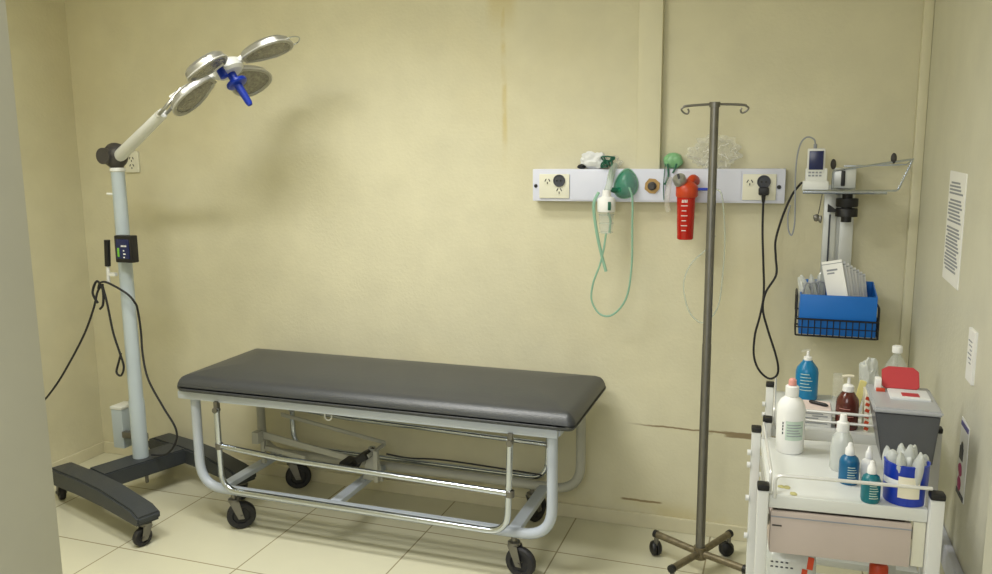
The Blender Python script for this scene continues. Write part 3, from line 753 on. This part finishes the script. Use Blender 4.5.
# packets standing in the tray
random.seed(3)
def packet(name, label, group, x, y, z0, w, h, lean, yaw, m='paperg', th=.004):
    R_ = Matrix.Rotation(yaw, 3, 'Z') @ Matrix.Rotation(lean, 3, 'Y')
    b = MB(); b.box((x-w/2, y-th/2, z0), (x+w/2, y+th/2, z0+h), .0015, rot=R_, piv=(x, y, z0))
    o = b.build(name, m, loc=(x, y, z0)); tag(o, label, 'packet', group)
    b = MB(); b.box((x-w*.30, y-th/2-.0008, z0+h*.86), (x+w*.22, y-th/2+.0005, z0+h*.885), 0, rot=R_, piv=(x, y, z0)); b.box((x-w*.30, y-th/2-.0008, z0+h*.82), (x+w*.05, y-th/2+.0005, z0+h*.84), 0, rot=R_, piv=(x, y, z0)); b.box((x-w/2, y-th/2-.0006, z0+h*.955), (x+w/2, y+th/2+.0006, z0+h*.965), 0, rot=R_, piv=(x, y, z0))
    b.build('print', 'ink', o, smooth=False)
    return o
for i in range(8):
    packet('paper_packet', 'white sterile paper packet leaning among others in the blue tray', 'paper packets in the blue tray',
           .222+i*.0085, 3.135+i*.015, .952, .078, .262-.009*i, -.24+.012*i, -.55, 'paperg' if i % 2 else 'paper')
for i in range(3):
    x = .090+i*.022
    o = MB().blob((x, 3.15+i*.03, 1.058), (.022, .018, .092), .3, 2, 3, i+31, Matrix.Rotation(-.25+.15*i, 3, 'Y')).build('tubing_pouch', 'filmw', loc=(x, 3.15+i*.03, .96))
    tag(o, 'milky plastic pouch bunched at the side of the blue tray', 'pouch', 'plastic pouches in the blue tray')
    MB().tube([(x-.012, 3.13+i*.03, 1.09), (x-.004, 3.128+i*.03, 1.125), (x+.016, 3.13+i*.03, 1.12), (x+.018, 3.13+i*.03, 1.08)], .003, 6, 5).build('tubing', 'ink', o)

# ------------------------------------------------------------------ carts
def make_cart(name, label, loc, rot, wd, dp, front_rails, bins):
    t = thing(name, label, 'cart', loc, None, rot, local=True)
    zs = .835
    sh = MB(); sh.box((.0, .0, zs-.030), (wd, dp, zs), .003); sh.build('top_shelf', 'cartw', t)
    lo = MB(); lo.box((.0, .0, .44), (wd, dp, .46), .003); lo.build('lower_shelf', 'cartw', t)
    bo = MB(); bo.box((.0, .0, .14), (wd, dp, .165), .003); bo.build('bottom_shelf', 'cartw', t)
    ps = [(-.0125, .0), (wd+.0145, .0), (-.0125, dp), (wd+.0145, dp)]
    for i, (x, y) in enumerate(ps):
        hw = .012 if x < 0 else .0140
        zt = .848 if x < 0 else .862
        p = MB().box((x-hw, y-.013, .09), (x+hw, y+.013, zt), .003).build('post', 'white', t)
        MB().box((x-hw-.001, y-.015, zt), (x+hw+.001, y+.015, zt+.014), .004).build('post_cap', 'black', p)
        c = Vector((x, y, .035))
        w_ = MB().lathe([(0, -.012), (.03, -.012), (.035, -.006), (.035, .006), (.03, .012), (0, .012)], c+Vector((.0, .016, 0)), 20, (1, 0, 0))
        cs = MB().box((x-.018, y-.008, .055), (x+.018, y+.024, .09), .003).build('caster', 'steel', t); w_.build('wheel', 'rubber', cs)
    for z in front_rails:
        y = -.002
        MB().tube(fillet([(.012, y, zs-.005), (.012, y, z), (wd-.0, y, z), (wd+.004, y, z)], .016, 5), .0042, 8).build('front_rail', 'railw', t)
    for x in (.004, wd-.004):
        MB().tube(fillet([(x, .02, zs-.005), (x, .02, zs+.048), (x, dp-.02, zs+.048), (x, dp-.02, zs-.005)], .016, 5), .0036, 8).build('side_rail', 'railw', t)
    b = MB()
    for z in (.79, .755, .66, .55): b.cyl((-.034, dp-.010, z), (-.0245, dp-.010, z), .008, n=12)
    b.build('side_bolts', 'white', t)
    if bins:
        dr = MB(); dr.box((.006, -.004, .700), (wd-.03, .006, .800), .003); dr.box((.006, .006, .700), (.012, dp-.02, .79)); dr.box((wd-.036, .006, .700), (wd-.03, dp-.02, .79)); dr.box((.012, dp-.026, .700), (wd-.036, dp-.02, .79)); dr.box((.012, .006, .700), (wd-.036, dp-.026, .706))
        dr.build('drawer', 'mauve', t)
        MB().box((.006, -.0055, .786), (wd-.03, -.0035, .7885)).build('drawer_lip', 'ink', t)
        sl = MB(); 
        for x in (.0, wd-.03): sl.box((x, .01, .760), (x+.004 if x == 0 else x+.006, dp-.01, .784))
        sl.build('drawer_runner', 'bedgrey', t)
        MB().box((wd-.026, .004, .70), (wd-.001, .010, .803), .002).build('infill_panel', 'plate', t)
        st = MB()
        for q in range(5):
            st.blob((.030+.006*q+(q % 2)*.006, .055-.012*q+(q % 3)*.01, zs+.0006), (.008, .010, .0008), .4, 2, 2, q)
        st.build('tape_residue', 'stain', t)
        MB().box((.010, -.0058, .765), (.030, -.0036, .768)).build('scuff', 'joint', t)
    return t
ROT = math.radians(4.0)
CO = Vector((-.004, 1.858, 0))
cart = make_cart('instrument_cart', 'white metal cart nearest the doorway with bottles and blue cup on top', CO, ROT, .326, .400, (.884,), True)
cart2 = make_cart('instrument_cart', 'white metal cart standing behind another against the back wall', (-.005, 2.352, 0), 0.0, .395, .37, (.890, .863), False)

# ------------------------------------------------------------------ bottles
SZ = .8355
def ink_lines(x, y, r, z0, z1, nl, a0, a1, m, par, lw=.0011):
    b = MB()
    for i in range(nl):
        z = z0+(z1-z0)*(i+.5)/nl; aa = a1-(a1-a0)*.25*((i*7) % 3)/2
        b.tube([(x+r*math.sin(a0+(aa-a0)*q/8), y-r*math.cos(a0+(aa-a0)*q/8), z) for q in range(9)], lw, 5)
    return b.build('print', m, par)
def wrap_label(x, y, r, z0, z1, a0, a1, m, par, name='label_sticker'):
    b = MB(); t = bmesh.new(); rows = []
    for z in (z0, z1): rows.append([t.verts.new((x+r*math.sin(a0+(a1-a0)*q/16), y-r*math.cos(a0+(a1-a0)*q/16), z)) for q in range(17)])
    for q in range(16): t.faces.new((rows[0][q], rows[0][q+1], rows[1][q+1], rows[1][q]))
    b.add(t); return b.build(name, m, par)
def squeeze_bottle(label, x, y, z, body, cap, r, hs, lab=None, tiphn=.0):
    t = thing('dropper_bottle', label, 'bottle', (x, y, z))
    bd = MB().lathe([(0, 0), (r*.94, 0), (r, .004), (r, hs*.78), (r*.85, hs*.9), (r*.42, hs), (r*.40, hs+.006), (0, hs+.006)], (x, y, z), 26).build('body', body, t)
    MB().lathe([(r*.48, hs), (r*.5, hs+.002), (r*.46, hs+.015), (r*.30, hs+.019), (r*.20, hs+.028), (0, hs+.029)], (x, y, z), 20).build('cap', cap, t)
    if lab:
        wrap_label(x, y, r+.0006, z+hs*.10, z+hs*.72, -2.2, 2.2, lab, bd)
        ink_lines(x, y, r+.001, z+hs*.16, z+hs*.68, 6, -.2, .75, 'palegreen', bd, .0009)
    return t
# big white bottle
t = thing('disinfectant_bottle', 'large white plastic bottle with pale green label, tallest on the nearer cart', 'bottle', (.048, 2.17, SZ))
x, y, r = .040, 2.165, .0345
bd = MB().lathe([(0, 0), (r-.003, 0), (r, .004), (r, .112), (r*.96, .122), (r*.78, .136), (r*.42, .146), (r*.40, .150), (0, .150)], (x, y, SZ), 30).build('body', 'paper', t)
wrap_label(x, y, r+.0006, SZ+.038, SZ+.088, -.35, 1.0, 'palegreen', bd)
ink_lines(x, y, r+.001, SZ+.046, SZ+.082, 5, -.25, .85, 'ink', bd)
b = MB()
for z in (.052, .062, .070, .078): b.box((x-.020, y-.0300, SZ+z), (x-.015, y-.0285, SZ+z+.006))
b.build('side_print', 'inkd', bd, smooth=False)
MB().lathe([(.0155, .146), (.0165, .148), (.0165, .171), (.013, .174), (0, .174)], (x, y, SZ), 22).build('cap', 'paper', t)
MB().lathe([(.008, .174), (.010, .175), (.0095, .188), (.005, .192), (0, .192)], (x, y, SZ), 16).build('nozzle', 'pink', t)
# spray / wash bottle
t = thing('wash_bottle', 'translucent white squeeze bottle between the white bottle and blue-labelled dropper', 'bottle', (.157, 2.070, SZ))
x, y, r = .157, 2.070, .0255
MB().lathe([(0, 0), (r*.9, 0), (r, .004), (r, .062), (r*.9, .078), (r*.62, .092), (r*.5, .098), (0, .098)], (x, y, SZ), 26).build('body', 'filmw', t)
MB().lathe([(.0135, .095), (.0145, .097), (.014, .118), (.009, .121), (.0075, .136), (.0065, .138), (0, .138)], (x, y, SZ), 18).build('cap', 'paper', t)
squeeze_bottle('small deep blue dropper bottle with white cap on the nearer cart', .169, 1.988, SZ, 'tealb', 'paper', .0215, .068, 'tealb')
squeeze_bottle('small green-teal dropper bottle with white cap at the cart edge beside cup', .207, 1.892, SZ, 'tealg', 'paper', .0195, .064, 'tealg')
squeeze_bottle('small plain white dropper bottle half hidden behind the teal one', .212, 2.010, SZ, 'paper', 'paper', .0165, .056, None)
# blue cup with packets
CX, CY = .279, 1.922
t = thing('blue_cup', 'round blue plastic cup with cream label on the nearer cart', 'cup', (CX, CY, SZ))
cb_ = MB().lathe([(0, 0), (.042, 0), (.0435, .003), (.0455, .089), (.0465, .091), (.043, .092), (.0415, .088), (.040, .005), (0, .005)], (CX, CY, SZ), 36).build('body', 'blue', t)
wrap_label(CX, CY, .0460, SZ+.020, SZ+.068, -.45, .52, 'cream', cb_)
wrap_label(CX, CY, .0462, SZ+.044, SZ+.058, -1.35, -.45, 'paperg', cb_, 'tape_strip')
random.seed(11)
for i in range(11):
    a = i*2.4; rr = .004+.0023*i
    x = CX+rr*math.cos(a); y = CY+rr*math.sin(a); h = .092+.010*math.cos(i*1.9)
    ln = .20*min(1, i/4)
    R_ = Matrix.Rotation(ln*math.cos(a), 3, 'Y') @ Matrix.Rotation(-ln*math.sin(a), 3, 'X')
    b = MB().blob((x+.05*ln*math.cos(a), y+.05*ln*math.sin(a), SZ+.022+h/2), (.0145, .0105, h/2), .12, 1.5, 3, i+50, R_ @ Matrix.Rotation(a, 3, 'Z'))
    o = b.build('wrapped_syringe', 'filmw', loc=(x, y, SZ+.01)); tag(o, 'clear wrapped syringe packet bunched upright inside the blue cup', 'packet', 'wrapped packets in the blue cup')
    MB().cyl((x, y, SZ+.014), (x+.1*ln*math.cos(a), y+.1*ln*math.sin(a), SZ+.09), .0035, n=8).build('barrel', 'paperg', o)

# sharps box
t = thing('sharps_container', 'dark grey sharps box with raised red lid near the pale wall', 'container', (.315, 2.23, SZ))
def ring4(x0, x1, y0, y1, z): return [(x0, y0, z), (x1, y0, z), (x1, y1, z), (x0, y1, z)]
def frustum(lo, hi, bev=.004):
    t_ = bmesh.new(); a = [t_.verts.new(p) for p in lo]; b = [t_.verts.new(p) for p in hi]
    t_.faces.new(a[::-1]); t_.faces.new(b)
    for k in range(4): t_.faces.new((a[k], a[(k+1) % 4], b[(k+1) % 4], b[k]))
    bmesh.ops.bevel(t_, geom=t_.edges[:], offset=bev, segments=2, affect='EDGES'); m_ = MB(); m_.add(t_); return m_
ZT = .980
frustum(ring4(.256, .368, 2.150, 2.290, SZ), ring4(.230, .374, 2.120, 2.325, ZT-.008)).build('box_body', 'sharps', t)
frustum(ring4(.225, .379, 2.115, 2.335, ZT-.008), ring4(.227, .377, 2.117, 2.333, ZT+.004)).build('box_top', 'sharpstop', t)
ch = MB(); ch.box((.272, 2.20, ZT+.003), (.364, 2.285, ZT+.010), .003); chu = ch.build('drop_chute', 'paperg', t)
MB().box((.300, 2.215, ZT+.0095), (.340, 2.245, ZT+.0115), .001).build('chute_mark', 'red', chu)
R_ = Matrix.Rotation(.90, 3, 'X')
def lidp(u, v, h): 
    q = R_ @ Vector((0, v, h)); return Vector((.256+u, 2.285+q.y, ZT+.008+q.z))
pl = [(0.008, 0), (.092, 0), (.100, .008), (.100, .058), (.085, .072), (.018, .072), (0, .060), (0, .008)]
MB().prism([lidp(u*.88+.004, v*.85, 0) for u, v in pl], R_ @ Vector((0, 0, .006)), .001).build('lid', 'red', t)
MB().box((.243, 2.275, ZT+.003), (.258, 2.300, ZT+.035), .003).build('lid_hinge', 'paper', t)
MB().box((.245, 2.262, ZT+.003), (.266, 2.274, ZT+.012), .002).build('lid_tab', 'orange', t)

# items on the rear cart
RZ = .8355
x, y, r = .090, 2.665, .0335
t = thing('liquid_bottle', 'large teal blue bottle with white print at the back of far cart', 'bottle', (x, y, RZ))
bd = MB().lathe([(0, 0), (r*.96, 0), (r, .004), (r, .085), (r*.9, .098), (r*.45, .118), (r*.40, .122), (0, .122)], (x, y, RZ), 30).build('body', 'teal', t)
ink_lines(x, y, r+.0008, RZ+.028, RZ+.088, 6, -.6, .45, 'palegreen', bd)
MB().lathe([(.012, .118), (.0125, .120), (.012, .132), (.005, .134), (.004, .150), (0, .150)], (x, y, RZ), 18).build('pump_neck', 'paper', t)
MB().tube([(x+.006, y, RZ+.151), (x-.004, y, RZ+.153), (x-.018, y-.01, RZ+.150)], .004, 8, 4).build('pump_spout', 'film', t)
x, y, r = .190, 2.402, .0300
t = thing('iodine_bottle', 'dark brown bottle with white pump dispenser on the far cart', 'bottle', (x, y, RZ))
bd = MB().lathe([(0, 0), (r*.95, 0), (r, .004), (r, .072), (r*.93, .084), (r*.55, .102), (r*.45, .106), (0, .106)], (x, y, RZ), 28).build('body', 'brown', t)
wrap_label(x, y, r+.0005, RZ+.030, RZ+.068, -.9, .7, 'brown', bd)
ink_lines(x, y, r+.001, RZ+.034, RZ+.066, 3, -.8, .5, 'pink', bd, .0008)
MB().lathe([(.014, .104), (.0155, .106), (.0150, .120), (.010, .124), (.0045, .126), (.004, .144), (0, .144)], (x, y, RZ), 20).build('pump_collar', 'paper', t)
MB().tube([(x+.012, y+.002, RZ+.147), (x-.004, y-.001, RZ+.148), (x-.017, y-.004, RZ+.146)], .0042, 8, 3).build('pump_head', 'cream', t)
# carton with print, pen on top
t = thing('printed_carton', 'white cardboard carton with grey lines of print under the pen', 'box', (.112, 2.44, RZ))
MB().box((.062, 2.385, RZ), (.150, 2.485, RZ+.045), .001).build('carton_body', 'paper', t)
MB().box((.063, 2.386, RZ+.045), (.149, 2.484, RZ+.0462)).build('carton_top', 'pinkpaper', t)
MB().box((.1505, 2.386, RZ+.001), (.1518, 2.484, RZ+.044)).build('carton_end', 'ink', t)
b = MB()
for i in range(5): b.box((.070+.03*(i % 2 == 1), 2.3838, RZ+.009+i*.0068), (.140-.012*(i % 3), 2.3848, RZ+.0115+i*.0068))
b.build('print', 'ink', t, smooth=False)
pn = MB(); a, bq = Vector((.093, 2.455, RZ+.0515)), Vector((.142, 2.425, RZ+.0515)); dd = bq-a
pn.rings([(a, .003), (a+dd*.1, .005), (a+dd*.85, .0052), (a+dd*.95, .003), (bq, .0015)], 12)
tag(pn.build('marker_pen', 'black', loc=a), 'short black marker pen lying on the printed white carton', 'pen')
tag(MB().box((.158, 2.50, RZ), (.185, 2.56, RZ+.115), .004).build('clear_box', 'film', loc=(.17, 2.53, RZ)), 'clear plastic box standing behind the brown pump bottle', 'box')
t = thing('striped_carton', 'narrow white carton with orange diagonal stripes beside the sharps box', 'box', (.238, 2.41, RZ))
MB().box((.232, 2.375, RZ), (.244, 2.450, RZ+.108), .001).build('carton_body', 'cream', t)
b = MB()
for i in range(6): b.box((.2325, 2.374, RZ+.006+i*.017), (.2435, 2.3755, RZ+.015+i*.017), rot=Matrix.Rotation(.35, 3, 'Y'))
b.build('stripes', 'orange', t, smooth=False)
t = thing('yellow_tube', 'pale yellow ointment tube leaning behind the brown pump bottle', 'tube', (.215, 2.50, RZ))
MB().prism([(.205, 2.49, RZ), (.222, 2.49, RZ), (.246, 2.50, RZ+.108), (.228, 2.50, RZ+.113)], (0, .010, 0), .002).build('tube_body', 'yellow', t)
MB().box((.206, 2.487, RZ-.0), (.222, 2.503, RZ+.008), .001).build('cap', 'paper', t)
t = MB().blob((.258, 2.60, RZ+.082), (.030, .028, .072), .28, 2.2, 4, 77)
for v in t.bm.verts:
    k = (v.co.z-RZ)/.17; s = .45+.75*max(0, k); v.co.x = .258+(v.co.x-.258)*s+.0*k; v.co.y = 2.60+(v.co.y-2.60)*s; v.co.z = max(v.co.z, RZ)
tag(t.build('crumpled_wrapper', 'filmw', loc=(.258, 2.60, RZ)), 'crumpled milky plastic wrapper bunched upright near the sharps box', 'wrapper')
x, y = .338, 2.66
t = thing('saline_bottle', 'clear plastic bottle with white screw cap behind the red lid', 'bottle', (x, y, RZ))
MB().lathe([(0, 0), (.036, 0), (.038, .004), (.038, .100), (.030, .125), (.016, .150), (.011, .157), (.011, .170)], (x, y, RZ), 28).build('body', 'clear', t)
MB().lathe([(.0130, .164), (.0145, .165), (.0145, .182), (.0125, .185), (0, .185)], (x, y, RZ), 22).build('cap', 'paper', t)

# items on the lower shelf of the near cart
cs_, sn_ = math.cos(ROT), math.sin(ROT)
def CL(x, y, z): return Vector((CO.x+x*cs_-y*sn_, CO.y+x*sn_+y*cs_, z))
p = CL(.075, .17, .4605)
t = thing('supply_bag', 'clear bag of supplies with red stickers on the cart lower shelf', 'bag', p)
bg_ = MB().blob((0, 0, 0), (1, 1, 1), .10, 2.6, 4, 91)
for v in bg_.bm.verts:
    q = v.co; f_ = lambda k: math.copysign(abs(k)**.45, k); v.co = CL(.066, .17, .575)+Vector((f_(q.x)*.060, f_(q.y)*.112, f_(q.z)*.105))
bg_.build('bag_body', 'filmw', t)
b = MB()
for (u, v, z, w_, h) in ((.094, .040, .646, .013, .030), (.082, .040, .625, .012, .020)):
    b.box(CL(u, v, z), CL(u, v, z)+Vector((w_, .003, h)), rot=Matrix.Rotation(.1, 3, 'Y'))
b.build('sticker', 'orange', t, smooth=False)
b = MB()
for i in range(9): 
    q = CL(.014+.011*(i % 5), .046, .640+.012*(i // 5)); b.box(q, q+Vector((.006, .002, .003)))
b.build('print', 'inkd', t, smooth=False)
p = CL(.262, .13, .4605)
t = thing('orange_cap_bottle', 'clear bottle with an orange cap on the cart lower shelf', 'bottle', p)
MB().lathe([(0, 0), (.032, 0), (.034, .004), (.034, .12), (.02, .15), (.016, .155)], p, 24).build('body', 'clear', t)
MB().lathe([(.018, .145), (.021, .147), (.021, .170), (.016, .178), (0, .180)], p, 22).build('cap', 'orange', t)

# ------------------------------------------------------------------ papers on the pale wall
def notice(name, label, ya, yb, z0, z1, th, shear, bars, border=None, cat='notice'):
    """ya = far edge, yb = near edge"""
    t = thing(name, label, cat, (XR, (ya+yb)/2, z0))
    X = XR
    MB().prism([(X, ya, z0+shear), (X, yb, z0), (X, yb, z1), (X, ya, z1+shear)], (-th, 0, 0), .0006).build('sheet', 'paper', t)
    return t
X = XR
t = notice('notice_sign', 'tall white printed sheet taped highest on the pale wall', 2.785, 2.545, 1.212, 1.532, .003, .004, 0)
b = MB()
for i in range(26):
    z = 1.505-i*.0100
    if i in (4, 12): continue
    y0 = 2.765-(.02 if i % 5 == 0 else 0); y1 = 2.60-.03*((i*5) % 4)/3+.02*(i < 3)
    b.box((X-.0042, y1, z-.0052), (X-.0028, y0, z))
b.build('print', 'ink', t, smooth=False)
t = notice('small_sign', 'small thick white sign mounted between the two paper sheets', 2.335, 2.262, 1.018, 1.152, .007, 0, 0, cat='sign')
b = MB()
for i in range(6): b.box((X-.0078, 2.285, 1.120-i*.011), (X-.0066, 2.325-.01*(i % 3), 1.123-i*.011))
b.build('print', 'ink', t, smooth=False)
t = notice('picture_notice', 'white sheet with dark and magenta pictures, lowest on the pale wall', 2.355, 2.262, .705, .905, .002, .006, 0)
b = MB(); b.box((X-.0034, 2.266, .890), (X-.0018, 2.352, .902)); b.build('header_band', 'purple', t, smooth=False)
b = MB(); b.box((X-.0034, 2.305, .802), (X-.0018, 2.345, .836), .0004); b.blob((X-.0026, 2.322, .838), (.001, .014, .014), .1); b.build('dark_picture', 'inkd', t)
b = MB(); b.blob((X-.0026, 2.325, .775), (.001, .022, .017), .2, 2, 3, 3); b.blob((X-.0026, 2.325, .738), (.001, .022, .019), .2, 2, 3, 5); b.build('magenta_picture', 'magenta', t)
b = MB(); b.box((X-.0034, 2.266, .707), (X-.0018, 2.352, .720)); b.build('footer_band', 'inkd', t, smooth=False)

# ------------------------------------------------------------------ light and camera
def area(name, loc, size, sy, power, col, rot=(0, 0, 0), spread=PI):
    l = bpy.data.lights.new(name, 'AREA'); l.shape = 'RECTANGLE'; l.size = size; l.size_y = sy; l.energy = power; l.color = col; l.spread = spread
    o = bpy.data.objects.new(name, l); C.objects.link(o); o.location = loc; o.rotation_euler = rot; return o
area('ceiling_and_fill_lamp', (-1.45, 2.15, ZC-.02), 1.2, .30, 18, (1, 1, .97), spread=math.radians(112))
area('ceiling_and_fill_lamp', (-1.9, 1.30, ZC-.02), 1.2, .30, 34, (1, 1, .97), spread=math.radians(160))  # unseen fill added to brighten the walls, not a known ceiling fixture
area('corridor_fill', (-.5, -.5, 2.2), 1.0, 1.0, 20, (1, 1, .97), rot=(math.radians(66), 0, 0))  # unseen fill added behind the camera to light the room from the front
wd = bpy.data.worlds.new('world'); bpy.context.scene.world = wd; wd.use_nodes = True
bg = wd.node_tree.nodes['Background']; bg.inputs[0].default_value = (.92, .93, .86, 1); bg.inputs[1].default_value = .6

cam = bpy.data.cameras.new('camera'); co = bpy.data.objects.new('camera', cam); C.objects.link(co)
F = 825.0; cam.sensor_width = 36; cam.lens = F/992*36; cam.clip_start = .05
# view axes from the two vanishing points of the room (left wall run, depth run)
d1 = Vector((-1700-496, -(172-287), -F)); d2 = Vector((787-496, -(150-287), -F))
yy = d2.normalized(); xx = -d1; xx = (xx-yy*xx.dot(yy)).normalized(); zz = xx.cross(yy)
R = Matrix((xx, yy, zz))
co.matrix_world = Matrix.Translation((0, 0, 1.6)) @ R.to_4x4()
sc = bpy.context.scene; sc.camera = co
vs = sc.view_settings; vs.view_transform = 'Standard'; vs.look = 'None'; vs.exposure = 0.0; vs.gamma = 1; vs.use_curve_mapping = False
